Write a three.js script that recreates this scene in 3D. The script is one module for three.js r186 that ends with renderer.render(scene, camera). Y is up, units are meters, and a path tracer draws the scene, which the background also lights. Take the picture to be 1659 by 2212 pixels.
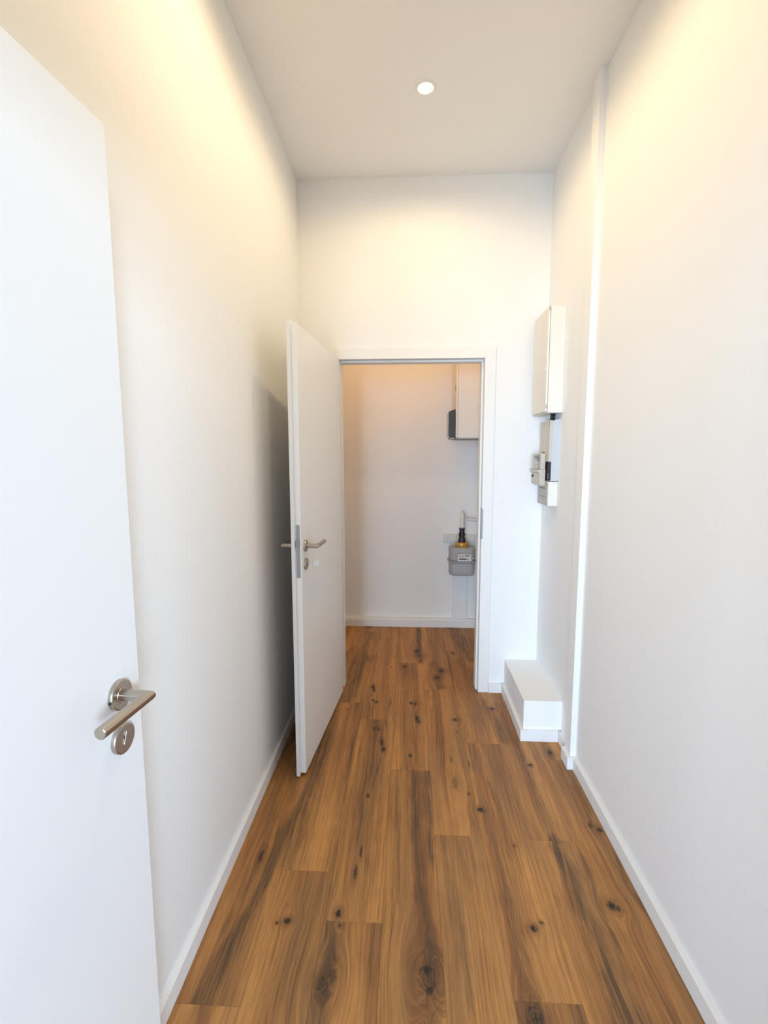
import * as THREE from 'three';
import { RoundedBoxGeometry } from 'three/addons/geometries/RoundedBoxGeometry.js';
import { mergeGeometries, toCreasedNormals } from 'three/addons/utils/BufferGeometryUtils.js';
import { RectAreaLightUniformsLib } from 'three/addons/lights/RectAreaLightUniformsLib.js';

// ---------------------------------------------------------------- camera, sky, light, exposure
const scene = new THREE.Scene();
const camera = new THREE.PerspectiveCamera(93.29, 1659 / 2212, 0.02, 60);
camera.position.set(0, 1.4363, 0);
camera.rotation.order = 'YXZ';
camera.rotation.set(-0.11574, 0.05018, -0.0014);
const renderer = new THREE.WebGLRenderer({ antialias: true });
renderer.toneMapping = THREE.LinearToneMapping;
renderer.toneMappingExposure = 1.09;
renderer.shadowMap.enabled = true;
RectAreaLightUniformsLib.init();

scene.background = new THREE.Color().setRGB(0.62, 0.8, 1.0);        // overcast daylight outside the window behind the camera
scene.backgroundIntensity = 0.5;
const WINDOWS = [{ x0: -2.25, x1: -1.15, y0: 0.1, y1: 2.6 }, { x0: -0.95, x1: -0.25, y0: 0.1, y1: 2.6 }, { x0: 1.55, x1: 2.55, y0: 1.45, y1: 2.65, sky: 2.8 }], WZ = 3.6;   // unseen windows behind the camera, placed for their daylight; right one boosted for the lever shadow
for (const w of WINDOWS) {
  const daylight = new THREE.RectAreaLight(new THREE.Color().setRGB(0.57, 0.77, 1.0), 23 * (w.sky ?? 1), w.x1 - w.x0, w.y1 - w.y0);
  daylight.name = 'window_daylight';
  daylight.position.set((w.x0 + w.x1) / 2, (w.y0 + w.y1) / 2, WZ - 0.03);             // just inside the panes, facing -z
  scene.add(daylight);
}

const LAMP_Z = [-2.2, -1.35], LAMP_X = 0.065;                        // two recessed ceiling lamps in a row
const ADDED_SCONCE = { x: 0.0, y: 2.3, z: -3.0, candela: 2.6 };                // unseen lamp added above the closet doorway to warm the closet by ceiling bounce
const LAMP_COLOR = new THREE.Color().setRGB(1.0, 0.74, 0.40);
const LAMP_CANDELA = [1.12, 2.0];

// ---------------------------------------------------------------- measures (metres)
const XL = -0.6255, XR = 0.777, ZB = -2.845, ZC = -4.01, H = 2.954, ZF = 0.03;
const DX0 = -0.4053, DX1 = 0.4307, DH = 1.985;                        // inner edge of the door casing
const WT = 0.09;                                                      // back wall thickness
const BH = 0.0584, BT = 0.0163;                                       // baseboard

// ---------------------------------------------------------------- helpers
const used = {};
function numbered(n) { const k = used[n] = (used[n] ?? -1) + 1; return k ? n + '_' + String(k).padStart(3, '0') : n; }
function shade(o) { o.castShadow = o.receiveShadow = true; return o; }
function part(name, geo, mat, parent) { const m = shade(new THREE.Mesh(geo, mat)); m.name = name; parent.add(m); return m; }
function group(name, [x, y, z] = [0, 0, 0], turn = 0) { const g = new THREE.Group(); g.name = numbered(name); g.position.set(x, y, z); g.rotation.y = turn; scene.add(g); return g; }
function tag(o, label, category, kind, grp) {
  o.userData = { label, category };
  if (kind) o.userData.kind = kind;
  if (grp) o.userData.group = grp;
  return o;
}
function struct(name, geo, mat, label, category) { const m = shade(new THREE.Mesh(geo, mat)); m.name = numbered(name); scene.add(m); return tag(m, label, category, 'structure'); }
function bx(x0, x1, y0, y1, z0, z1, r = 0) {
  const w = x1 - x0, h = y1 - y0, d = z1 - z0;
  const g = r ? new RoundedBoxGeometry(w, h, d, 2, Math.min(r, w / 2.01, h / 2.01, d / 2.01)) : new THREE.BoxGeometry(w, h, d);
  g.translate((x0 + x1) / 2, (y0 + y1) / 2, (z0 + z1) / 2);
  return r ? g : metric(g);
}
function metric(g) {                                                  // uv in metres from position and normal
  const p = g.attributes.position, n = g.attributes.normal, uv = new Float32Array(p.count * 2);
  for (let i = 0; i < p.count; i++) {
    const ax = Math.abs(n.getX(i)), ay = Math.abs(n.getY(i)), az = Math.abs(n.getZ(i));
    const [u, v] = ax >= ay && ax >= az ? [p.getZ(i), p.getY(i)] : ay >= az ? [p.getX(i), p.getZ(i)] : [p.getX(i), p.getY(i)];
    uv[2 * i] = u; uv[2 * i + 1] = v;
  }
  g.setAttribute('uv', new THREE.BufferAttribute(uv, 2));
  return g;
}
function join(list) { return mergeGeometries(list.map(g => { const c = g.index ? g.toNonIndexed() : g.clone(); for (const k of Object.keys(c.attributes)) if (!['position', 'normal', 'uv'].includes(k)) c.deleteAttribute(k); return c; })); }
function cyl(r0, r1, len, axis = 'y', seg = 32) {
  const g = new THREE.CylinderGeometry(r1, r0, len, seg);
  if (axis === 'x') g.rotateZ(-Math.PI / 2); else if (axis === 'z') g.rotateX(Math.PI / 2);
  return g;
}
function lathe(profile, axis = 'y', seg = 40, crease = 0.6) {
  const g = new THREE.LatheGeometry(profile.map(([r, y]) => new THREE.Vector2(r, y)), seg);
  if (axis === 'x') g.rotateZ(-Math.PI / 2); else if (axis === 'z') g.rotateX(Math.PI / 2);
  return toCreasedNormals(g, crease);
}
function mitreTube(pts, r, seg = 28, cap = 0.0012) {                  // round bar with sharp mitred corners and softly chamfered flat ends
  const P = pts.map(p => new THREE.Vector3(...p)), rings = [];
  const dir = i => P[i + 1].clone().sub(P[i]).normalize();
  const up = Math.abs(dir(0).y) < 0.9 ? new THREE.Vector3(0, 1, 0) : new THREE.Vector3(1, 0, 0);
  const frame = d => { const a = new THREE.Vector3().crossVectors(up, d).normalize(); return [a, new THREE.Vector3().crossVectors(d, a)]; };
  const ring = (c, d, rad) => { const [a, b] = frame(d), o = []; for (let k = 0; k < seg; k++) { const t = k / seg * 2 * Math.PI; o.push(c.clone().addScaledVector(a, Math.cos(t) * rad).addScaledVector(b, Math.sin(t) * rad)); } return o; };
  const n = P.length;
  rings.push(ring(P[0], dir(0), r - cap), ring(P[0].clone().addScaledVector(dir(0), cap), dir(0), r));
  for (let i = 1; i < n - 1; i++) {
    const d0 = dir(i - 1), nrm = d0.clone().add(dir(i)).normalize();
    rings.push(ring(P[i], d0, r).map(q => { const t = P[i].clone().sub(q).dot(nrm) / d0.dot(nrm); return q.addScaledVector(d0, t); }));
  }
  const dl = dir(n - 2);
  rings.push(ring(P[n - 1].clone().addScaledVector(dl, -cap), dl, r), ring(P[n - 1], dl, r - cap));
  const pos = [], idx = [];
  for (const R of rings) for (const q of R) pos.push(q.x, q.y, q.z);
  for (let i = 0; i + 1 < rings.length; i++) for (let k = 0; k < seg; k++) { const a = i * seg + k, b = i * seg + (k + 1) % seg; idx.push(a, b, a + seg, b, b + seg, a + seg); }
  const c0 = pos.length / 3; pos.push(P[0].x, P[0].y, P[0].z, P[n - 1].x, P[n - 1].y, P[n - 1].z);
  const L = (rings.length - 1) * seg;
  for (let k = 0; k < seg; k++) { idx.push(c0, (k + 1) % seg, k, c0 + 1, L + k, L + (k + 1) % seg); }
  const g = new THREE.BufferGeometry();
  g.setAttribute('position', new THREE.Float32BufferAttribute(pos, 3));
  g.setAttribute('uv', new THREE.Float32BufferAttribute(new Float32Array(pos.length / 3 * 2), 2));
  g.setIndex(idx); g.computeVertexNormals();
  return toCreasedNormals(g, 0.7);
}

// ---------------------------------------------------------------- noise and textures
function hash(x, y, s) { let h = Math.imul(x, 374761393) ^ Math.imul(y, 668265263) ^ Math.imul(s, 2147483647 - 61); h = Math.imul(h ^ (h >>> 13), 1274126177); h ^= h >>> 16; return (h >>> 0) / 4294967296; }
function vnoise(x, y, s) {
  const xi = Math.floor(x), yi = Math.floor(y), fx = x - xi, fy = y - yi, u = fx * fx * (3 - 2 * fx), v = fy * fy * (3 - 2 * fy);
  const a = hash(xi, yi, s), b = hash(xi + 1, yi, s), c = hash(xi, yi + 1, s), d = hash(xi + 1, yi + 1, s);
  return a + (b - a) * u + (c - a) * v + (a - b - c + d) * u * v;
}
const fbm = (x, y, s, o = 3) => { let t = 0, a = 0.5, n = 0; for (let i = 0; i < o; i++) { t += a * vnoise(x, y, s + i * 17); n += a; x *= 2.03; y *= 2.03; a *= 0.5; } return t / n; };
const sstep = (a, b, x) => { const t = Math.min(1, Math.max(0, (x - a) / (b - a))); return t * t * (3 - 2 * t); };
function dataTex(w, h, fill, srgb) {
  const d = new Uint8Array(w * h * 4);
  for (let y = 0; y < h; y++) for (let x = 0; x < w; x++) { const c = fill(x, y), i = 4 * (y * w + x); d[i] = c[0]; d[i + 1] = c[1]; d[i + 2] = c[2]; d[i + 3] = 255; }
  const t = new THREE.DataTexture(d, w, h); t.magFilter = THREE.LinearFilter; t.minFilter = THREE.LinearMipmapLinearFilter; t.generateMipmaps = true;
  t.wrapS = t.wrapT = THREE.RepeatWrapping; if (srgb) t.colorSpace = THREE.SRGBColorSpace; t.needsUpdate = true;
  return t;
}
function tileNoise(n, period, s, o = 3) {                             // tiling fbm value at texel
  return (x, y) => { let t = 0, a = 0.5, m = 0, f = n / period; for (let k = 0; k < o; k++) { const X = x / n * f, Y = y / n * f, xi = Math.floor(X), yi = Math.floor(Y), fx = X - xi, fy = Y - yi, u = fx * fx * (3 - 2 * fx), v = fy * fy * (3 - 2 * fy), w = q => ((q % f) + f) % f; const A = hash(w(xi), w(yi), s + k), B = hash(w(xi + 1), w(yi), s + k), C = hash(w(xi), w(yi + 1), s + k), D = hash(w(xi + 1), w(yi + 1), s + k); t += a * (A + (B - A) * u + (C - A) * v + (A - B - C + D) * u * v); m += a; a *= 0.5; f *= 2; } return t / m; };
}
const peel = tileNoise(256, 8, 5, 3);
const peelTex = dataTex(256, 256, (x, y) => { const v = 255 * peel(x, y); return [v, v, v]; });
peelTex.repeat.set(3, 3);                                             // one tile is a third of a metre
const brushTex = dataTex(256, 256, (x, y) => { const v = 150 + 70 * (vnoise(x * 0.9, y * 0.02, 3) - 0.5) + 40 * (vnoise(x * 0.35, y * 0.01, 9) - 0.5); return [v, v, v]; });

const rgb = (r, g, b) => new THREE.Color().setRGB(r, g, b);
const M = {
  wall: new THREE.MeshStandardMaterial({ color: rgb(0.925, 0.925, 0.92), roughness: 0.9, bumpMap: peelTex, bumpScale: 0.0004 }),
  rear: new THREE.MeshStandardMaterial({ color: rgb(0.27, 0.27, 0.28), roughness: 0.9, bumpMap: peelTex, bumpScale: 0.0004 }),
  ceiling: new THREE.MeshStandardMaterial({ color: rgb(0.93, 0.93, 0.92), roughness: 0.95, bumpMap: peelTex, bumpScale: 0.0003 }),
  trim: new THREE.MeshStandardMaterial({ color: rgb(0.89, 0.885, 0.875), roughness: 0.5 }),
  lacquer: new THREE.MeshPhysicalMaterial({ color: rgb(0.90, 0.90, 0.89), roughness: 0.42 }),
  seal: new THREE.MeshStandardMaterial({ color: rgb(0.45, 0.44, 0.43), roughness: 0.8 }),
  steel: new THREE.MeshStandardMaterial({ color: rgb(0.47, 0.42, 0.36), metalness: 1, roughness: 0.30 }),
  zinc: new THREE.MeshStandardMaterial({ color: rgb(0.36, 0.37, 0.39), metalness: 0.85, roughness: 0.45 }),
  dark: new THREE.MeshStandardMaterial({ color: rgb(0.02, 0.02, 0.022), roughness: 0.6 }),
  black: new THREE.MeshStandardMaterial({ color: rgb(0.014, 0.014, 0.018), roughness: 0.35 }),
  tinted: new THREE.MeshPhysicalMaterial({ color: rgb(0.05, 0.055, 0.065), roughness: 0.18, clearcoat: 0.4 }),
  cabinet: new THREE.MeshStandardMaterial({ color: rgb(0.88, 0.84, 0.77), roughness: 0.5 }),
  bakelite: new THREE.MeshStandardMaterial({ color: rgb(0.62, 0.57, 0.50), roughness: 0.45 }),
  bluegrey: new THREE.MeshStandardMaterial({ color: rgb(0.60, 0.63, 0.66), roughness: 0.55 }),
  greycover: new THREE.MeshStandardMaterial({ color: rgb(0.50, 0.48, 0.45), roughness: 0.5 }),
  gasgrey: new THREE.MeshStandardMaterial({ color: rgb(0.40, 0.40, 0.40), roughness: 0.5, bumpMap: peelTex, bumpScale: 0.0003 }),
  brass: new THREE.MeshStandardMaterial({ color: rgb(0.62, 0.34, 0.07), roughness: 0.42, metalness: 0.35 }),
  pipe: new THREE.MeshStandardMaterial({ color: rgb(0.78, 0.76, 0.72), roughness: 0.55 }),
  clear: new THREE.MeshPhysicalMaterial({ color: rgb(0.97, 0.97, 0.97), roughness: 0.05, transmission: 1, thickness: 0, ior: 1.49 }),
  glass: new THREE.MeshPhysicalMaterial({ color: rgb(0.98, 0.99, 1), roughness: 0.02, transmission: 1, thickness: 0, ior: 1.5 }),
  keybow: new THREE.MeshStandardMaterial({ color: rgb(0.72, 0.72, 0.7), metalness: 0.9, roughness: 0.3 }),
  paper: new THREE.MeshStandardMaterial({ color: rgb(0.8, 0.8, 0.78), roughness: 0.7 }),
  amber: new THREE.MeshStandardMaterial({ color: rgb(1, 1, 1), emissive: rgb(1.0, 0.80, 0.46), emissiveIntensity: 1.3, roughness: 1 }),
  glow: new THREE.MeshStandardMaterial({ color: rgb(1, 1, 1), emissive: rgb(1.0, 0.93, 0.78), emissiveIntensity: 3, roughness: 1 }),
};

// ---------------------------------------------------------------- floor: oak planks laid along the corridor
const PW = 0.18, PL = 1.16, TX = 256, TZ = 1024;
const ROW0 = -0.615;                                                  // left edge of row 0; eight rows
const ROWZ = [-1.09, -1.513, -1.336, -2.075, -1.697, -1.139, -1.688, -1.02];   // an end joint of each row
const KNOTS = [  // x, z, radius, stretch along z, darkness, twist
  [-.369, -1.330, .013, 1.0, 1], [-.400, -1.322, .005, 1.2, .8], [-.2135, -1.362, .011, 1.5, 1], [-.205, -1.322, .007, 1.2, .7],
  [-.231, -1.153, .021, 1.4, .85], [-.205, -1.18, .013, 2, .6], [.0625, -1.185, .034, 1.7, .8], [.060, -1.205, .014, 1.4, 1], [.064, -1.155, .013, 1.2, 1],
  [.3875, -1.342, .0135, 1.0, 1], [.418, -1.362, .006, 1.0, .7], [.659, -1.430, .017, 1.1, 1], [.675, -1.422, .011, 1.2, .8], [.3005, -1.838, .0145, 1.0, 1],
  [.744, -1.752, .012, 1.3, .9], [.716, -1.775, .008, 1.6, .7], [.6945, -2.239, .010, 2.2, 1], [.574, -2.137, .011, 1.0, 1], [.484, -2.641, .014, 1.0, 1],
  [.264, -2.514, .014, 1.0, 1], [.262, -2.40, .005, 1.6, .7], [.071, -3.439, .018, 1.9, 1], [.085, -3.36, .03, 2.0, .5], [.0545, -2.515, .009, 3.4, 1], [.060, -2.485, .010, 1.5, 1],
  [-.117, -2.226, .011, 2.0, 1], [-.128, -2.28, .008, 4.0, .9], [-.165, -1.897, .006, 1.8, 1], [.015, -2.184, .007, 1.5, 1], [-.1815, -2.688, .010, 1.2, 1], [-.203, -2.705, .009, 1.4, .8],
  [.022, -2.685, .010, 1.2, 1], [.045, -2.675, .010, 1.6, .8], [-.526, -1.566, .010, 3.5, .7], [.230, -3.128, .024, 1.7, 1], [.193, -3.023, .02, 1.5, 1], [.213, -2.0, .018, 3.2, .42],
  [-.019, -3.174, .011, 1.6, 1], [-.2134, -2.87, .011, 3.0, 1], [-.206, -2.83, .009, 2.0, .9], [.3305, -1.10, .024, 1.8, .95], [-.172, -2.41, .009, 1.1, .85], [-.150, -2.40, .009, 1.1, .9],
  [-.178, -1.515, .007, 5, .8], [-.166, -1.60, .004, 9, .8], [.33, -3.42, .012, 1.2, .9], [-.34, -2.60, .006, 1.4, .7], [-.33, -3.95, .03, 1.2, .8], [.36, -3.95, .03, 1, .8], [.47, -3.05, .03, 3, .8],
  [.265, -1.93, .005, 1.8, .8], [-.11, -3.16, .006, 1.2, .8], [.4, -1.66, .006, 2, .5], [.21, -2.16, .004, 5, .6], [.29, -2.13, .004, 6, .7],
];
const STREAKS = [  // polyline of x, z; half width; strength
  [[-.425, -2.10, -.4447, -1.774, -.4862, -1.472, -.5275, -1.172, -.545, -1.09], .022, .75], [[-.421, -2.33, -.418, -2.05, -.413, -1.80, -.405, -1.52], .030, .5], [[-.36, -1.95, -.365, -1.72, -.37, -1.52], .012, .35],
  [[.032, -2.07, .032, -1.962, .0445, -1.594, .061, -1.365, .064, -1.20], .018, .75], [[.092, -2.07, .092, -1.85, .085, -1.60], .016, .7], [[.56, -1.69, .545, -1.670, .5655, -1.421, .570, -1.25, .568, -1.06, .57, -.9], .024, .8],
  [[.63, -1.62, .625, -1.45, .605, -1.2, .63, -1.03], .010, .5], [[-.2826, -3.315, -.3427, -2.83, -.35, -2.68], .036, .7], [[-.40, -3.5, -.39, -3.1, -.41, -2.7], .02, .5], [[.094, -3.9, .092, -3.786, .086, -3.42, .09, -3.26], .016, .8],
  [[.45, -2.72, .4506, -2.645, .494, -2.33], .030, .6], [[.52, -2.7, .53, -2.45, .55, -2.3], .014, .45], [[-.2325, -1.336, -.2295, -1.187, -.225, -1.06], .020, .7], [[-.19, -1.9, -.18, -1.72, -.172, -1.6], .010, .4], [[-.165, -1.8, -.145, -1.65, -.14, -1.36], .010, .35],
  [[-.05, -2.0, -.03, -1.7, -.02, -1.4], .008, .35], [[.14, -1.69, .15, -1.45, .165, -1.15], .016, .45], [[.20, -1.69, .205, -1.5], .014, .4], [[.74, -2.0, .725, -1.75, .735, -1.6], .016, .45], [[.75, -1.62, .74, -1.5, .765, -1.4], .012, .6],
  [[.195, -3.24, .21, -3.1, .20, -2.88], .03, .55], [[.40, -3.9, .42, -3.6, .45, -3.3], .05, .6], [[.39, -3.3, .41, -3.0, .42, -2.85], .03, .5], [[-.32, -3.83, -.33, -3.5, -.30, -3.3], .03, .45], [[-.1, -2.7, -.12, -2.5, -.13, -2.3], .008, .45], [[.05, -2.7, .04, -2.6, .055, -2.45], .007, .5],
  [[-.214, -2.84, -.2, -2.7, -.195, -2.55], .006, .5], [[-.125, -2.3, -.12, -2.2, -.14, -2.05, -.15, -1.98], .006, .5], [[.36, -2.0, .37, -1.85], .008, .4], [[.31, -2.28, .31, -2.1], .005, .35], [[-.55, -1.9, -.53, -1.6, -.55, -1.3], .02, .3],
  [[.342, -1.139, .34, -1.02, .335, -.9], .022, .7], [[.60, -1.12, .62, -1.0], .008, .7],
].map(([p, w, s]) => ({ p: Array.from({ length: p.length / 2 }, (_, i) => [p[2 * i], p[2 * i + 1]]), w, s }));
function woodTexture(x0, zNear, seed, tone) {
  const knots = KNOTS.filter(k => k[0] > x0 - .03 && k[0] < x0 + PW + .03 && k[1] < zNear + .1 && k[1] > zNear - PL - .1);
  const streaks = STREAKS.filter(s => { const xs = s.p.map(q => q[0]), zs = s.p.map(q => q[1]); return Math.max(...xs) > x0 - .05 && Math.min(...xs) < x0 + PW + .05 && Math.max(...zs) > zNear - PL && Math.min(...zs) < zNear; });
  const cath = x0 + PW * (0.25 + 0.5 * hash(seed, 1, 7)), cz = zNear - PL * (0.3 + 0.5 * hash(seed, 2, 7)), cw = hash(seed, 3, 7);
  const L = [0.540, 0.252, 0.072], D = [0.200, 0.088, 0.030], G = [0.135, 0.080, 0.040], K = [0.020, 0.013, 0.010], R = [0.32, 0.112, 0.030];
  const enc = c => 255 * (c <= 0.0031308 ? 12.92 * c : 1.055 * Math.pow(c, 1 / 2.4) - 0.055);
  return dataTex(TX, TZ, (ix, iy) => {
    const x = x0 + (ix + .5) / TX * PW, z = zNear - (iy + .5) / TZ * PL;
    let g = x + 0.012 * (fbm(x * 9, z * 1.6, seed, 2) - .5) + 0.004 * (vnoise(x * 40, z * 7, seed + 5) - .5);
    let core = 0, halo = 0;
    for (const [kx, kz, r, st, dk] of knots) {
      const dx = x - kx, dz = (z - kz) / st; if (Math.abs(dx) > 7 * r || Math.abs(dz) > 8 * r) continue;
      const d = Math.hypot(dx, dz), e = Math.exp(-(dx * dx) / (7 * r * r) - (dz * dz) / (9 * r * r));
      g -= dx * 0.85 * e;                                            // the grain flows round the knot
      const rough = d / r + 0.9 * (fbm(x * 160, z * 160, seed + 3, 3) - .5);
      core = Math.max(core, dk * (1 - sstep(.45, 1.05, rough)) * (r > .019 ? .35 + .65 * sstep(.35, .75, vnoise(d * 420 + 3 * fbm(x * 60, z * 60, seed, 2), Math.atan2(dz, dx) * 1.3, seed + 8)) : 1));
      halo = Math.max(halo, .5 * dk * (1 - sstep(.6, 2.6, rough)));
    }
    let dark = 0;
    for (const s of streaks) {
      for (let i = 0; i + 1 < s.p.length; i++) {
        const [ax, az] = s.p[i], [bx_, bz] = s.p[i + 1], hi = Math.max(az, bz) + .06, lo = Math.min(az, bz) - .06; if (z > hi || z < lo) continue;
        const t = Math.min(1, Math.max(0, ((x - ax) * (bx_ - ax) + (z - az) * (bz - az)) / ((bx_ - ax) ** 2 + (bz - az) ** 2)));
        const cx = ax + t * (bx_ - ax), zo = Math.abs(z - (az + t * (bz - az))) ;
        const wob = s.w * 1.25 * (0.85 + 1.5 * (fbm(x * 14, z * 7, seed + 31, 3) - .5)), dd = Math.abs(x + 1.6 * s.w * (fbm(z * 9, x * 5, seed + 12, 3) - .5) - cx) / wob + zo / .05;
        dark = Math.max(dark, .92 * s.s * (1 - sstep(.1, 1.6, dd)));
      }
    }
    const grow = g + 0.10 * cw * (z - cz) * (z - cz) * ((x - cath) > 0 ? 1 : -1) * Math.exp(-((x - cath) ** 2) / .0022);
    const band = fbm(g * 22, z * .9, seed + 40, 3);
    const mid = vnoise(grow * 210, z * 3.2, seed + 50), fine = vnoise(grow * 620, z * 16, seed + 60), pore = vnoise(g * 1500, z * 42, seed + 70);
    const patch = fbm(x * 7, z * 2.2, seed + 80, 3);
    let t = tone + 1.25 * (band - .5) + .50 * (mid - .5) + .48 * (fine - .5) + .30 * (pore - .5) + .75 * (patch - .5);
    t = Math.min(1.15, Math.max(-.15, t));
    const red = sstep(.5, .75, fbm(g * 30, z * 1.4, seed + 90, 2)) * .4, grey = sstep(.52, .72, fbm(x * 12 + 7, z * 1.5, seed + 95, 2)) * .42;
    const streak = Math.min(1, dark * (.25 + .75 * fine + .55 * mid + .5 * (pore - .5)));
    const c = [0, 1, 2].map(k => {
      let v = L[k] + (D[k] - L[k]) * t;
      v += (R[k] - v) * red * t; v += (G[k] * 1.5 - v) * grey * .6;
      v += (G[k] * .62 - v) * streak; v += (D[k] * .5 - v) * halo; v += (K[k] - v) * core;
      return v * (1 - .35 * sstep(.80, .97, vnoise(g * 900, z * 9, seed + 99)));
    });
    return c.map(enc);
  }, true);
}
const floor = struct('floor', bx(XL - .1, XR + .1, -.06, -.008, -4.11, .16), M.dark, 'brown oak plank floor running down the corridor into the closet', 'floor');
{
  const plankGeo = new Map();
  for (let r = 0; r < 8; r++) {
    const x0 = ROW0 + r * PW;
    for (let zN = ROWZ[r] + 2 * PL; zN > -4.02; zN -= PL) {
      const near = Math.min(zN, .15), far = Math.max(zN - PL, -4.02);
      if (near - far < .02) continue;
      const l = Math.max(x0, XL), rr = Math.min(x0 + PW, XR), w = rr - l - .0005, d = near - far - .0005;
      if (w < .01) continue;
      const seed = 100 + r * 31 + Math.round((zN + 20) * 10), visible = far < -.95;
      const key = visible ? seed : 'unseen' + (r % 2);
      let mat = plankGeo.get(key);
      if (!mat) { mat = new THREE.MeshStandardMaterial({ map: woodTexture(x0, zN, seed, .38 + .22 * (hash(seed, 5, 5) - .5)), roughness: .55 }); mat.bumpMap = mat.map; mat.bumpScale = .00025; plankGeo.set(key, mat); }
      const g = new THREE.BoxGeometry(w, .008, d), p = g.attributes.position, uv = g.attributes.uv;
      g.translate((l + rr) / 2, -.004, (near + far) / 2);
      for (let i = 0; i < p.count; i++) uv.setXY(i, (p.getX(i) - x0) / PW, (zN - p.getZ(i)) / PL);
      part('plank', g, mat, floor);
    }
  }
}

// ---------------------------------------------------------------- shell
struct('wall_left', bx(XL - .1, XL, 0, H, -4.11, ZF), M.wall, 'long white wall on the left behind both doors', 'wall');
struct('wall_right', bx(XR, XR + .1, 0, H, -4.11, ZF), M.wall, 'white wall on the right carrying the fuse cabinet', 'wall');
{
  const s = new THREE.Shape([[XL, 0], [DX0 - .03, 0], [DX0 - .03, DH + .03], [DX1 + .03, DH + .03], [DX1 + .03, 0], [XR, 0], [XR, H], [XL, H]].map(p => new THREE.Vector2(...p)));
  const g = new THREE.ExtrudeGeometry(s, { depth: WT, bevelEnabled: false }); g.translate(0, 0, ZB - WT);
  struct('wall_back', metric(g), M.wall, 'white end wall of the corridor around the closet doorway', 'wall');
}
struct('ceiling', bx(XL - .1, XR + .1, H, H + .1, -4.11, ZF), M.ceiling, 'white ceiling of the corridor with a lit lamp', 'ceiling');
struct('wall_closet_back', bx(XL, XR, 0, H, -4.11, ZC), M.wall, 'beige shaded wall at the back of the closet', 'wall');
struct('wall_closet_right', bx(.62, XR, 0, H, ZC, ZB - WT), M.wall, 'closet side wall on the right behind the doorway', 'wall');

// room behind the camera, which lets the daylight in
const RX0 = -2.6, RX1 = 3.6, RZ = WZ, ZF2 = .16, OX0 = -.575, OX1 = .285, OH = 2.0;
{
  const s = new THREE.Shape([[RX0, 0], [OX0, 0], [OX0, OH], [OX1, OH], [OX1, 0], [RX1, 0], [RX1, H], [RX0, H]].map(p => new THREE.Vector2(...p)));
  const g = new THREE.ExtrudeGeometry(s, { depth: ZF2 - ZF, bevelEnabled: false }); g.translate(0, 0, ZF);
  struct('wall_front', metric(g), M.wall, 'white wall around the entrance doorway behind the camera', 'wall');
  const w = new THREE.Shape([[RX0, 0], [RX1, 0], [RX1, H], [RX0, H]].map(p => new THREE.Vector2(...p)));
  for (const o of WINDOWS) w.holes.push(new THREE.Path([[o.x0, o.y0], [o.x0, o.y1], [o.x1, o.y1], [o.x1, o.y0]].map(p => new THREE.Vector2(...p))));
  const gw = new THREE.ExtrudeGeometry(w, { depth: .2, bevelEnabled: false }); gw.translate(0, 0, RZ);
  struct('wall_rear', metric(gw), M.rear, 'grey wall with three tall windows behind the camera', 'wall');
  struct('wall_rear_left', bx(RX0 - .1, RX0, 0, H, ZF, RZ + .2), M.rear, 'left wall of the bright room behind the camera', 'wall');
  struct('wall_rear_right', bx(RX1, RX1 + .1, 0, H, ZF, RZ + .2), M.rear, 'right wall of the bright room behind the camera', 'wall');
  struct('ceiling', bx(RX0 - .1, RX1 + .1, H, H + .1, ZF, RZ + .2), M.rear, 'ceiling of the bright room behind the camera', 'ceiling');
  struct('floor', bx(RX0 - .1, RX1 + .1, -.06, -.0005, ZF2, RZ + .2), new THREE.MeshStandardMaterial({ color: rgb(.33, .16, .06), roughness: .55 }), 'wooden floor of the room behind the camera', 'floor');
  WINDOWS.forEach(({ x0, x1, y0, y1 }, i) => {
    const win = group('window_' + (i + 1), [0, 0, RZ + .08]), f = .06, n = 2; tag(win, ['left tall white framed window of the room behind the camera', 'middle tall white framed window of the room behind the camera', 'right smaller white framed window of the room behind the camera'][i], 'window', 'structure');
    part('window_frame', join([bx(x0, x1, y0, y0 + f, -.03, .03), bx(x0, x1, y1 - f, y1, -.03, .03), bx(x0, x0 + f, y0, y1, -.03, .03), bx(x1 - f, x1, y0, y1, -.03, .03)]), M.lacquer, win);
    for (let k = 1; k < n; k++) { const x = x0 + (x1 - x0) * k / n; part('mullion', bx(x - .03, x + .03, y0 + f, y1 - f, -.03, .03), M.lacquer, win); }
    for (let k = 0; k < n; k++) { const a = x0 + (x1 - x0) * k / n, b = x0 + (x1 - x0) * (k + 1) / n; part('pane', new THREE.PlaneGeometry(b - a - .04, y1 - y0 - .1).translate((a + b) / 2, (y0 + y1) / 2, 0), M.glass, win); }
  });
}

// boxed strip on the right wall, with its own little baseboard
const PX = .7511, PZ0 = -2.2042, PZ1 = -2.1284;
{
  const t = group('trim_1'); tag(t, 'narrow white vertical boxing on the right wall from floor to ceiling', 'boxing', 'structure');
  part('boxing', bx(PX, XR, 0, H, PZ0, PZ1), M.wall, t);
  part('baseboard', join([bx(PX - BT, XR - BT, 0, BH, PZ1, PZ1 + BT, .0015), bx(PX - BT, PX, 0, BH, PZ0, PZ1 + .0005, .0015)]), M.trim, t);
}
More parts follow.
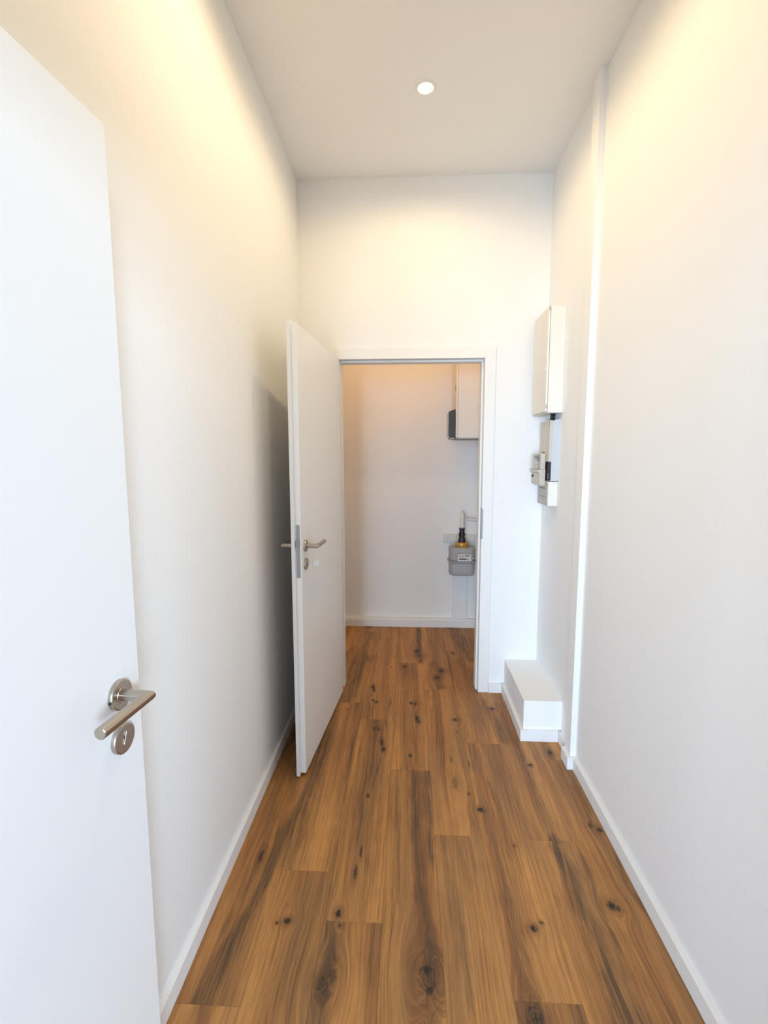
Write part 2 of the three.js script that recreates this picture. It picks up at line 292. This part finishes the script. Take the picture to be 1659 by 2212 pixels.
// baseboards
const BNX = .5881, BNZ = -2.3441, BNH = .2087;
struct('baseboard_left', bx(XL, XL + BT, 0, BH, ZB, ZF, .0015), M.trim, 'white baseboard along the left wall', 'baseboard');
struct('baseboard_right', bx(XR - BT, XR, 0, BH, PZ1, ZF, .0015), M.trim, 'white baseboard along the right wall in front', 'baseboard');
struct('baseboard_right', bx(XR - BT, XR, 0, BH, BNZ + BT, PZ0, .0015), M.trim, 'short white baseboard on the right wall between boxing and ledge', 'baseboard');
struct('baseboard_back', bx(DX1 + .0622, BNX - BT, 0, BH, ZB, ZB + BT, .0015), M.trim, 'short white baseboard between door casing and low ledge', 'baseboard');
struct('baseboard_back', bx(XL + BT, DX0 - .0622, 0, BH, ZB, ZB + BT, .0015), M.trim, 'short white baseboard hidden behind the open closet door', 'baseboard');
{
  const b = group('baseboard_closet'); tag(b, 'white baseboard in the closet below the shaded wall', 'baseboard', 'structure');
  part('board', bx(XL, .62, 0, BH, ZC + .046, ZC + .046 + BT, .0015), M.trim, b);
  part('ledge', bx(XL, .62, 0, BH + .008, ZC, ZC + .046, .001), M.wall, b);
}
// low boxed ledge
{
  const t = group('boxed_ledge'); tag(t, 'low white boxed-in ledge on the floor in the right corner beside the doorway', 'ledge');
  part('box', bx(BNX, XR, 0, BNH, ZB, BNZ), M.wall, t);
  part('baseboard', join([bx(BNX - BT, XR - BT, 0, BH, BNZ, BNZ + BT, .0015), bx(BNX - BT, BNX, 0, BH, ZB + BT, BNZ + .0005, .0015)]), M.trim, t);
}

// ---------------------------------------------------------------- doorway of the closet: casing, jambs, strike plate
{
  const t = group('door_frame'); tag(t, 'white door frame with flat casing around the closet doorway', 'door frame', 'structure');
  const c0 = ZB, c1 = ZB + .012, CW = .061, zs = ZB - .026, st = .013, zb = ZB - WT - .004;
  part('casing', bx(DX1, DX1 + CW, 0, DH + CW, c0, c1, .001), M.lacquer, t);
  part('casing', bx(DX0 - CW, DX0, 0, DH + CW, c0, c1, .001), M.lacquer, t);
  part('casing', bx(DX0, DX1, DH, DH + CW, c0, c1, .001), M.lacquer, t);
  const jamb = s => { const x = s > 0 ? DX1 : DX0, a = x - s * st; return join([bx(Math.min(x, x + s * .03), Math.max(x, x + s * .03), 0, DH + .03, zs, c0), bx(Math.min(a, x + s * .03), Math.max(a, x + s * .03), 0, DH + .03 , zb, zs)]); };
  part('jamb', jamb(1), M.lacquer, t); part('jamb', jamb(-1), M.lacquer, t);
  part('head_jamb', join([bx(DX0, DX1, DH, DH + .03, zs, c0), bx(DX0 + st, DX1 - st, DH - st, DH + .03, zb, zs)]), M.lacquer, t);
  const sl = .0018;
  part('seal', join([bx(DX1 - sl, DX1, 0.002, DH, zs, zs + .004), bx(DX0, DX0 + sl, 0.002, DH, zs, zs + .004), bx(DX0 + sl, DX1 - sl, DH - sl, DH, zs, zs + .004)]), M.seal, t);
  const sp = part('strike_plate', join([bx(DX1 - .0016, DX1 + .0004, .945, 1.132, zs + .004, c1 + .0012, .0008), bx(DX1 - .0016, DX1 + .0075, .951, 1.126, c1 + .0002, c1 + .0016, .0006)]), M.zinc, t);
  part('screw', join([cyl(.0035, .0035, .0012, 'x', 16).translate(DX1 - .002, .96, ZB - .008), cyl(.0035, .0035, .0012, 'x', 16).translate(DX1 - .002, 1.117, ZB - .008)]), M.steel, sp);
}

// ---------------------------------------------------------------- doors: local x runs from hinge to free edge, +z is the flat face, the overlapping flange is at the back
function makeDoor(name, label, pos, turn, keyed, latchOut, W, hy, reach) {
  const t = group(name, pos, turn); tag(t, label, 'door', 'structure');
  const T = .0405, FT = .0155, y0 = .018, yb = 1.970, yf = 1.983, yfl = .006;
  part('leaf', bx(.013, W - .013, y0, yb, -(T - FT), 0, .0015), M.lacquer, t);
  part('flange', bx(0, W, yfl, yf, -T, -(T - FT), .0015), M.lacquer, t);
  const zx = W - .013;                                                // lock on the free edge
  const fp = part('lock_faceplate', bx(zx - .001, zx + .0012, .916, 1.145, -(T - FT) + .003, -.005, .0006), M.zinc, t);
  part('latch', new THREE.ExtrudeGeometry(new THREE.Shape([[0, 0], [.011, -.001], [.004, -.014], [0, -.014]].map(p => new THREE.Vector2(...p))), { depth: .032, bevelEnabled: false }).rotateX(-Math.PI / 2).scale(latchOut, 1, 1).translate(zx + .001, hy + .002, -.0215), M.zinc, fp);
  part('dead_bolt', bx(zx, zx + .002, .945, .976, -.0185, -.009), M.zinc, fp);
  for (const y of [.927, 1.134]) part('screw', lathe([[0, .0012], [.0042, .0008], [.0045, 0]], 'x', 16).translate(zx + .001, y, -.0138), M.steel, fp);
  const hx = W - .067 - (keyed ? 0 : .004), ky = hy - .08;
  for (const s of [1, -1]) {
    const zf = s > 0 ? 0 : -T, place = g => { if (s < 0) g.scale(1, 1, -1); if (s < 0 && g.index) { const a = g.index.array; for (let i = 0; i < a.length; i += 3) [a[i], a[i + 1]] = [a[i + 1], a[i]]; } else if (s < 0) { for (const k of Object.keys(g.attributes)) { const A = g.attributes[k], n = A.itemSize; for (let i = 0; i < A.count; i += 3) for (let j = 0; j < n; j++) { const q = A.array[i * n + j]; A.array[i * n + j] = A.array[(i + 1) * n + j]; A.array[(i + 1) * n + j] = q; } } } return g.translate(0, 0, zf); };
    const ros = lathe([[.0135, .0085], [.0235, .0085], [.0256, .0078], [.0262, .006], [.0262, 0], [0.0135, 0]], 'z', 48, .2);
    const hr = part('handle_rosette', place(ros.clone().translate(hx, hy, 0)), M.steel, t);
    part('collar', place(lathe([[.0098, .0095], [.0128, .0095], [.0134, .0085], [.0134, .001]], 'z', 40).translate(hx, hy, 0)), M.steel, hr);
    part('grub_screw', place(cyl(.0028, .0028, .002, 'x', 12).translate(hx - .0262, hy - .003, .0045)), M.dark, hr);
    part('lever', place(mitreTube([[hx, hy, .002], [hx, hy, .0545], [hx - reach, hy, .0545]], .0098)), M.steel, t);
    const kr = part('key_rosette', place(lathe([[0, .0085], [.0235, .0085], [.0256, .0078], [.0262, .006], [.0262, 0]], 'z', 48, .2).translate(hx, ky, 0)), M.steel, t);
    part('keyhole', place(join([cyl(.0038, .0038, .0006, 'z', 20).translate(hx, ky + .003, .0087), bx(hx - .0017, hx + .0017, ky - .011, ky + .002, .0084, .009)])), M.dark, kr);
    if (!keyed && s > 0) part('keyhole_cover', place(bx(-.0034, .0034, -.0115, .0115, .0086, .0106, .0009).rotateZ(-.35).translate(hx + .001, ky + .001, 0)), M.steel, kr);
  }
  for (const y of [.235, 1.72]) { const h = part('hinge', cyl(.0075, .0075, .09, 'y', 20).translate(-.006, y, -T - .003), M.steel, t); part('hinge_pin', cyl(.0055, .0055, .012, 'y', 16).translate(-.006, y + .05, -T - .003), M.steel, h); }
  return { t, hx, ky, W };
}
// the camera sees the flat face of each leaf (+z turned towards +x)
const D2 = makeDoor('door_2', 'white door standing open at the closet doorway, key in its lock', [0, 0, 0], 0, true, 1, .80, 1.047, .125);
const D1 = makeDoor('door_1', 'white door standing open at the left edge nearest the camera, steel lever handle', [0, 0, 0], 0, false, .35, .835, 1.027, .114);
function mirrorX(root) {                                               // the closet door is hung the other way round
  const done = new Set();
  root.traverse(o => {
    if (!o.geometry || done.has(o.geometry)) return; done.add(o.geometry);
    if (o.geometry.index) o.geometry = o.geometry.toNonIndexed();
    const g = o.geometry; g.scale(-1, 1, 1);
    for (const k of Object.keys(g.attributes)) { const A = g.attributes[k], n = A.itemSize; for (let i = 0; i < A.count; i += 3) for (let j = 0; j < n; j++) { const q = A.array[i * n + j]; A.array[i * n + j] = A.array[(i + 1) * n + j]; A.array[(i + 1) * n + j] = q; } }
  });
}
mirrorX(D2.t); D2.hx *= -1; D2.side = -1;
function setDoor(d, [fx, fz], ang) {                                  // free edge of the flat face at fx, fz; ang: how far the hinge end leans to +x (closet door) or -x
  d.t.rotation.y = ang;
  const c = new THREE.Vector3((d.W - .013) * (d.side ?? 1), 0, 0).applyAxisAngle(new THREE.Vector3(0, 1, 0), ang);
  d.t.position.set(fx - c.x, 0, fz - c.z);
}
setDoor(D2, [-.4535, -2.006], Math.PI / 2 - .0827);                  // hinge far, free edge near the camera
setDoor(D1, [-.4945, -.8275], Math.PI / 2 - .0872);                   // hinge near the camera, free edge far
{ // key in the closet door
  const k = new THREE.Group(); k.name = numbered('key'); scene.add(k); tag(k, 'small silver key sticking in the lock of the open closet door', 'key');
  const wp = D2.t.position, a = D2.t.rotation.y; k.rotation.y = a; k.position.copy(new THREE.Vector3(D2.hx, D2.ky, 0).applyAxisAngle(new THREE.Vector3(0, 1, 0), a).add(wp));
  part('shank', cyl(.0028, .0028, .03, 'z', 16).translate(0, .003, .0245), M.keybow, k);
  const s = new THREE.Shape(); s.absellipse(0, 0, .0125, .0115, 0, 2 * Math.PI); const hole = new THREE.Path(); hole.absellipse(0, 0, .0042, .0036, 0, 2 * Math.PI, true); s.holes.push(hole);
  part('bow', new THREE.ExtrudeGeometry(s, { depth: .0026, bevelEnabled: true, bevelSize: .0007, bevelThickness: .0007, bevelSegments: 1, curveSegments: 20 }).rotateY(Math.PI / 2).translate(-.0013, .003, .049), M.keybow, k);
}

// ---------------------------------------------------------------- ceiling lamps
function ceilingLamp(z, label) {
  const t = group('ceiling_light', [z === LAMP_Z[0] ? LAMP_X : -.02, H, z]); tag(t, label, 'lamp', null, 'recessed ceiling lights');
  part('trim_ring', lathe([[.031, -.001], [.032, -.0045], [.036, -.0055], [.0395, -.0035], [.041, 0]], 'y', 48), M.lacquer, t);
  part('glow_ring', lathe([[.031, -.002], [.028, -.0065], [.024, -.0085]], 'y', 40), M.amber, t);  // emissive ring drawn for the yellow glow around the bulb
  part('bulb', lathe([[.024, -.008], [.021, -.0125], [.012, -.0155], [0, -.016]], 'y', 40), M.glow, t);
  const l = new THREE.SpotLight(LAMP_COLOR, LAMP_CANDELA[LAMP_Z.indexOf(z)], 0, 1.53, .25, 2);
  l.name = 'ceiling_lamp'; l.position.set(0, -.022, 0); l.target.position.set(0, -2, 0); l.castShadow = true; l.shadow.radius = 1.6;
  t.add(l); t.add(l.target);
}
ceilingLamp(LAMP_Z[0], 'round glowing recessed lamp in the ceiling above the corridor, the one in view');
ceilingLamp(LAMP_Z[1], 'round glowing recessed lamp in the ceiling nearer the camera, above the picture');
{
  const t = group('added_wall_lamp', [ADDED_SCONCE.x, ADDED_SCONCE.y, ADDED_SCONCE.z]); tag(t, 'unseen bowl shaped lamp added above the doorway inside the closet as warm fill, shining up', 'lamp');
  part('bowl', lathe([[0, -.05], [.02, -.048], [.04, -.035], [.052, -.01], [.055, .012], [.052, .012], [.049, -.009], [.038, -.032], [.019, -.044], [0, -.046]], 'y', 40), M.lacquer, t);
  part('bracket', bx(-.02, .02, -.03, .0, -.0 + .045, ZB - WT - ADDED_SCONCE.z, .003), M.steel, t);
  part('bulb', new THREE.SphereGeometry(.018, 20, 14).translate(0, -.012, 0), M.glow, t);
  const l = new THREE.SpotLight(new THREE.Color().setRGB(1.0, 0.54, 0.2), ADDED_SCONCE.candela, 0, 1.2, .4, 2); l.name = 'closet_fill';  // added warm fill for the closet, bounced off its ceiling
  l.position.set(0, .016, 0); l.target.position.set(0, 2, 0); l.castShadow = true; t.add(l); t.add(l.target);
}

// ---------------------------------------------------------------- fuse cabinet and meter board on the right wall
{
  const t = group('fuse_cabinet'); tag(t, 'flat white fuse cabinet hanging high on the right wall above the meter board', 'cabinet');
  const xf = .690, zn = -2.525, zf = -2.795, y0 = 1.652, y1 = 2.172;
  part('body', bx(xf + .012, XR, y0, y1, zf, zn, .003), M.cabinet, t);
  const d = part('door', bx(xf, xf + .0105, y0 + .006, y1 - .004, zf + .002, zn - .001, .003), M.cabinet, t);
  part('latch', bx(xf - .003, xf, 1.86, 1.885, zn - .03, zn - .018, .001), M.cabinet, d);
  for (const y of [y1 - .012, y0 + .03]) part('hinge', cyl(.003, .003, .02, 'y', 12).translate(xf + .004, y, zn + .001), M.greycover, d);
}
{
  const t = group('meter_board'); tag(t, 'grey and beige meter board on the right wall below the fuse cabinet', 'meter board');
  const xf = .725, zn = -2.552, zf = -2.735, ym = 1.305, yt = 1.617;
  const s = new THREE.Shape(); const a = .0; s.moveTo(xf + .014, ym); s.lineTo(XR - .01, ym); s.quadraticCurveTo(XR - .001, ym, XR, ym + .016); s.lineTo(XR, yt + .006); s.lineTo(xf + .014, yt - .004); s.closePath();
  part('housing', new THREE.ExtrudeGeometry(s, { depth: zn - zf, bevelEnabled: true, bevelSize: .0012, bevelThickness: .0012, bevelSegments: 1 }).translate(0, 0, zf), M.bluegrey, t);
  part('cover', bx(xf, xf + .0135, 1.405, yt, -2.634, zn, .002), M.bakelite, t);
  part('cover', bx(xf, xf + .0135, 1.455, yt - .002, zf, -2.640, .002), M.bakelite, t);
  part('cover', bx(xf, xf + .0135, ym + .05, 1.449, zf, -2.640, .002), M.bakelite, t);
  part('terminal_recess', bx(xf + .004, xf + .0135, ym + .004, 1.40, -2.634, zn - .004), M.dark, t);
  for (const y of [1.336, 1.322]) part('terminal_screw', cyl(.003, .003, .004, 'x', 12).translate(xf + .002, y, -2.562), M.keybow, t);
  part('sticker', bx(xf - .0006, xf + .001, 1.588, 1.607, -2.573, -2.561), M.brass, t);
  part('sticker', bx(xf - .0006, xf + .001, 1.585, 1.597, -2.69, -2.675), M.greycover, t);
  part('sticker', bx(xf - .0006, xf + .001, 1.565, 1.575, -2.565, -2.560), M.greycover, t);
}
{
  const t = group('connection_box'); tag(t, 'cream connection box under the meter board with a grey printed front', 'box');
  const xf = .7245, zn = -2.556, zf = -2.74, y0 = 1.172, y1 = 1.303;
  part('housing', bx(xf + .004, XR, y0, y1 - .002, zf, zn, .003), M.cabinet, t);
  const f = part('front_cover', bx(xf, xf + .0045, y0 + .002, y1, zf, zn - .0015, .0015), M.greycover, t);
  part('printed_line', join([bx(xf - .0005, xf + .001, 1.262, 1.2645, -2.70, -2.595), bx(xf - .0005, xf + .001, 1.218, 1.220, -2.70, -2.60)]), M.dark, f);
  part('label', bx(xf - .0005, xf + .001, 1.278, 1.296, -2.685, -2.585), M.zinc, f);
}
{
  const c = document.createElement('canvas'); c.width = 128; c.height = 128; const q = c.getContext('2d');
  q.fillStyle = '#b9b2a8'; q.fillRect(0, 0, 128, 128); q.fillStyle = '#e4e0d8'; q.fillRect(8, 14, 50, 26); q.fillStyle = '#3c3c40'; q.fillRect(12, 20, 40, 10);
  q.strokeStyle = '#55534f'; q.lineWidth = 5; q.beginPath(); q.arc(64, 98, 13, 0, 7); q.stroke(); q.fillStyle = '#8d8a86'; q.fillRect(70, 16, 44, 50); q.fillStyle = '#dfe3e6'; q.fillRect(78, 34, 20, 10); q.fillStyle = '#5a5a5e'; q.fillRect(88, 48, 20, 12);
  const tex = new THREE.CanvasTexture(c); tex.colorSpace = THREE.SRGBColorSpace;
  const t = group('electricity_meter'); tag(t, 'beige electricity meter with clear window sticking out of the meter board', 'electricity meter');
  const zn = -2.603, zf = -2.775, xb = .7235, xm = .683, ym = 1.362;
  part('housing', bx(xm + .014, xb, ym + .0008, 1.447, zf, zn, .003), M.bakelite, t);
  const dial = new THREE.BoxGeometry(.002, .078, .165).translate(xm + .0125, 1.405, (zn + zf) / 2);
  part('dial_plate', dial, new THREE.MeshStandardMaterial({ map: tex, roughness: .5 }), t);
  part('counter', bx(xm + .006, xm + .0118, 1.418, 1.436, -2.70, -2.64, .001), M.dark, t);
  part('disc', cyl(.03, .03, .002, 'y', 32).scale(.22, 1, 1).translate(xm + .0085, 1.398, -2.675), M.keybow, t);
  part('window', bx(xm, xm + .0138, ym + .002, 1.446, zf + .001, zn - .001, .003), M.clear, t);
  const s = new THREE.Shape(); s.moveTo(xb, ym - .0005); s.lineTo(xm + .002, ym - .0005); s.lineTo(xm + .004, ym - .012); s.lineTo(xm + .012, ym - .02); s.lineTo(xm + .012, 1.292); s.quadraticCurveTo(xm + .012, 1.279, xm + .025, 1.279); s.lineTo(xb, 1.279); s.closePath();
  const tc = part('terminal_cover', new THREE.ExtrudeGeometry(s, { depth: zn - zf - .002, bevelEnabled: true, bevelSize: .001, bevelThickness: .001, bevelSegments: 1 }).translate(0, 0, zf + .001), M.bakelite, t);
  part('seal', join([cyl(.004, .004, .007, 'x', 12).translate(xm + .009, 1.322, -2.74), bx(xm + .005, xm + .0115, 1.322, 1.332, -2.735, -2.728)]), M.dark, tc);
}
{
  const t = group('cable_bundle'); tag(t, 'dark and white cables running from the fuse cabinet into the meter board', 'cable');
  [[.738, -2.585, M.dark], [.7475, -2.592, M.dark], [.7555, -2.583, M.black], [.765, -2.59, M.bluegrey], [.731, -2.60, M.greycover]].forEach(([x, z, m], i) => {
    const cv = new THREE.CatmullRomCurve3([new THREE.Vector3(x, 1.655, z), new THREE.Vector3(x + .003 * Math.sin(i * 2), 1.638, z + .006 * Math.cos(i * 3)), new THREE.Vector3(x - .002, 1.612, z)]);
    part('cable', new THREE.TubeGeometry(cv, 12, .0048, 10), m, t);
  });
  part('clip', cyl(.003, .003, .012, 'x', 10).translate(.722, 1.628, -2.60), M.greycover, t);
}

// ---------------------------------------------------------------- closet: cabinet, gas meter, pipes, duct
{
  const t = group('closet_cabinet'); tag(t, 'white cabinet hanging high inside the closet behind the top right of the doorway', 'cabinet');
  const xf = .338, zn = -3.5, zf = -3.84, y0 = 1.562, y1 = 2.25;
  part('body', bx(xf + .012, .62, y0, y1, zf, zn, .003), M.cabinet, t);
  const d = part('door', bx(xf - .002, xf + .011, y0 + .003, y1, zf, zn - .0005, .002), M.cabinet, t);
  part('keyhole', bx(xf - .004, xf - .0015, 1.90, 1.935, -3.56, -3.553), M.dark, d);
  part('bottom_rail', bx(xf + .002, .60, y0 - .007, y0 - .0005, zf + .01, zn - .004), M.seal, t);
}
{
  const t = group('tinted_box'); tag(t, 'small dark tinted box fixed to the front of the closet cabinet', 'box');
  const x1 = .3335, x0 = .287;
  const s = new THREE.Shape(); s.moveTo(x1, 1.572); s.lineTo(x0 + .008, 1.566); s.lineTo(x0, 1.58); s.lineTo(x0, 1.742); s.quadraticCurveTo(x0 + .004, 1.753, x1 - .004, 1.762); s.lineTo(x1, 1.762); s.closePath();
  part('cover', new THREE.ExtrudeGeometry(s, { depth: .16, bevelEnabled: true, bevelSize: .0015, bevelThickness: .0015, bevelSegments: 2 }).translate(0, 0, -3.68), M.tinted, t);
  part('foot', bx(x0 + .008, x1, 1.557, 1.564, -3.67, -3.522, .002), M.seal, t);
}
{
  const t = group('gas_meter'); tag(t, 'grey sheet metal gas meter hanging in the closet with a white dial label', 'gas meter');
  const cx = .431, w = .204, zc = -3.85, dp = .15, y0 = .487, ys = .60, y1 = .712;
  const rr = (w_, d_, r) => { const s = new THREE.Shape(), a = w_ / 2, b = d_ / 2; s.moveTo(-a + r, -b); s.lineTo(a - r, -b); s.quadraticCurveTo(a, -b, a, -b + r); s.lineTo(a, b - r); s.quadraticCurveTo(a, b, a - r, b); s.lineTo(-a + r, b); s.quadraticCurveTo(-a, b, -a, b - r); s.lineTo(-a, -b + r); s.quadraticCurveTo(-a, -b, -a + r, -b); return s; };
  const slab = (w_, d_, r, ya, yb, bev) => toCreasedNormals(new THREE.ExtrudeGeometry(rr(w_ - 2 * bev, d_ - 2 * bev, r), { depth: yb - ya - 2 * bev, bevelEnabled: true, bevelSize: bev, bevelThickness: bev, bevelSegments: 5, curveSegments: 8 }).rotateX(-Math.PI / 2).translate(cx, ya + bev, zc), .8);
  part('upper_shell', slab(w, dp, .035, ys + .004, y1, .016), M.gasgrey, t);
  part('lower_shell', slab(w - .006, dp, .035, y0, ys - .004, .014), M.gasgrey, t);
  part('flange', slab(w + .02, dp + .02, .04, ys - .005, ys + .005, .003), M.gasgrey, t);
  const c = document.createElement('canvas'); c.width = 128; c.height = 72; const q = c.getContext('2d');
  q.fillStyle = '#d8d8d4'; q.fillRect(0, 0, 128, 72); q.fillStyle = '#16161a'; q.fillRect(14, 46, 74, 10); q.fillStyle = '#2c2c30'; q.fillRect(70, 12, 44, 9); q.fillStyle = '#c09a92'; q.fillRect(8, 14, 20, 16); q.fillStyle = '#77777a'; for (let i = 0; i < 4; i++) { q.fillRect(36, 12 + 6 * i, 24, 2); q.fillRect(96, 40 + 5 * i, 14, 2); }
  const tex = new THREE.CanvasTexture(c); tex.colorSpace = THREE.SRGBColorSpace;
  const zl = zc + dp / 2;
  const fr = part('index_frame', bx(.386, .502, .607, .672, zl - .004, zl + .012, .003), M.gasgrey, t);
  part('index_plate', new THREE.PlaneGeometry(.106, .056).translate(.444, .639, zl + .0128), new THREE.MeshStandardMaterial({ map: tex, roughness: .5 }), fr);
  part('seal', bx(.504, .518, .628, .634, zl - .002, zl + .006, .001), M.paper, t);
  part('union_nut', lathe([[.030, -.001], [.050, -.001], [.053, .004], [.053, .03], [.049, .036], [.030, .036]], 'y', 12).translate(cx, y1, zc), M.brass, t);
}
{
  const t = group('gas_valve'); tag(t, 'black gas valve fitting standing on the gas meter under the white pipe', 'valve');
  const cx = .431, z = -3.85, y = .735;
  part('body', lathe([[0, 0], [.029, 0], [.029, .03], [.025, .05], [.022, .052], [.022, .062], [.026, .066], [.026, .086], [.021, .09], [.021, .115], [.024, .118], [.024, .125], [0, .125]], 'y', 28).translate(cx, y, z), M.black, t);
  part('collar_nut', cyl(.021, .021, .016, 'y', 6).translate(cx, y + .128, z), M.brass.clone(), t).material.color.setRGB(.12, .06, .03);
  part('test_plug', join([cyl(.009, .009, .022, 'x', 12).translate(cx - .034, y + .058, z), bx(cx - .048, cx - .038, y + .05, y + .072, z - .008, z + .008, .002)]), M.bakelite, t);
}
{
  const t = group('gas_pipe'); tag(t, 'white gas pipe bending above the black valve to the right closet wall', 'pipe');
  const V = (x, y, z) => new THREE.Vector3(x, y, z);
  part('riser', new THREE.TubeGeometry(new THREE.CatmullRomCurve3([V(.431, .866, -3.85), V(.431, .92, -3.85), V(.431, .955, -3.852), V(.434, .972, -3.866), V(.44, .966, -3.885)]), 32, .0165, 20), M.pipe, t);
  part('branch', new THREE.TubeGeometry(new THREE.CatmullRomCurve3([V(.438, .968, -3.882), V(.455, .945, -3.905), V(.478, .925, -3.915), V(.52, .918, -3.915), V(.57, .915, -3.915), V(.619, .913, -3.915)]), 40, .011, 16), M.pipe, t);
  part('sleeve', cyl(.0195, .0195, .03, 'y', 24).translate(.431, .878, -3.85), M.pipe, t);
  part('sleeve', cyl(.0135, .0135, .035, 'x', 24).translate(.505, .9195, -3.915), M.pipe, t);
}
{
  const t = group('mounting_rail'); tag(t, 'white mounting rail with bolts on the closet wall behind the gas valve', 'rail');
  part('rail', bx(.291, .619, .727, .79, ZC, ZC + .028, .004), M.pipe, t);
  for (const x of [.33, .55]) part('bolt', lathe([[0, .008], [.007, .0075], [.0085, .005], [.0085, 0]], 'z', 20).translate(x, .758, ZC + .028), M.pipe, t);
}
{
  const t = group('pipe_duct'); tag(t, 'white upright pipe casing on the closet wall under the gas meter', 'duct');
  part('casing', bx(.376, .497, BH + .0085, .70, ZC, ZC + .03, .0015), M.wall, t);
  part('cover', bx(.379, .494, .09, .395, ZC + .0295, ZC + .034, .001), M.wall, t);
}
renderer.render(scene, camera);
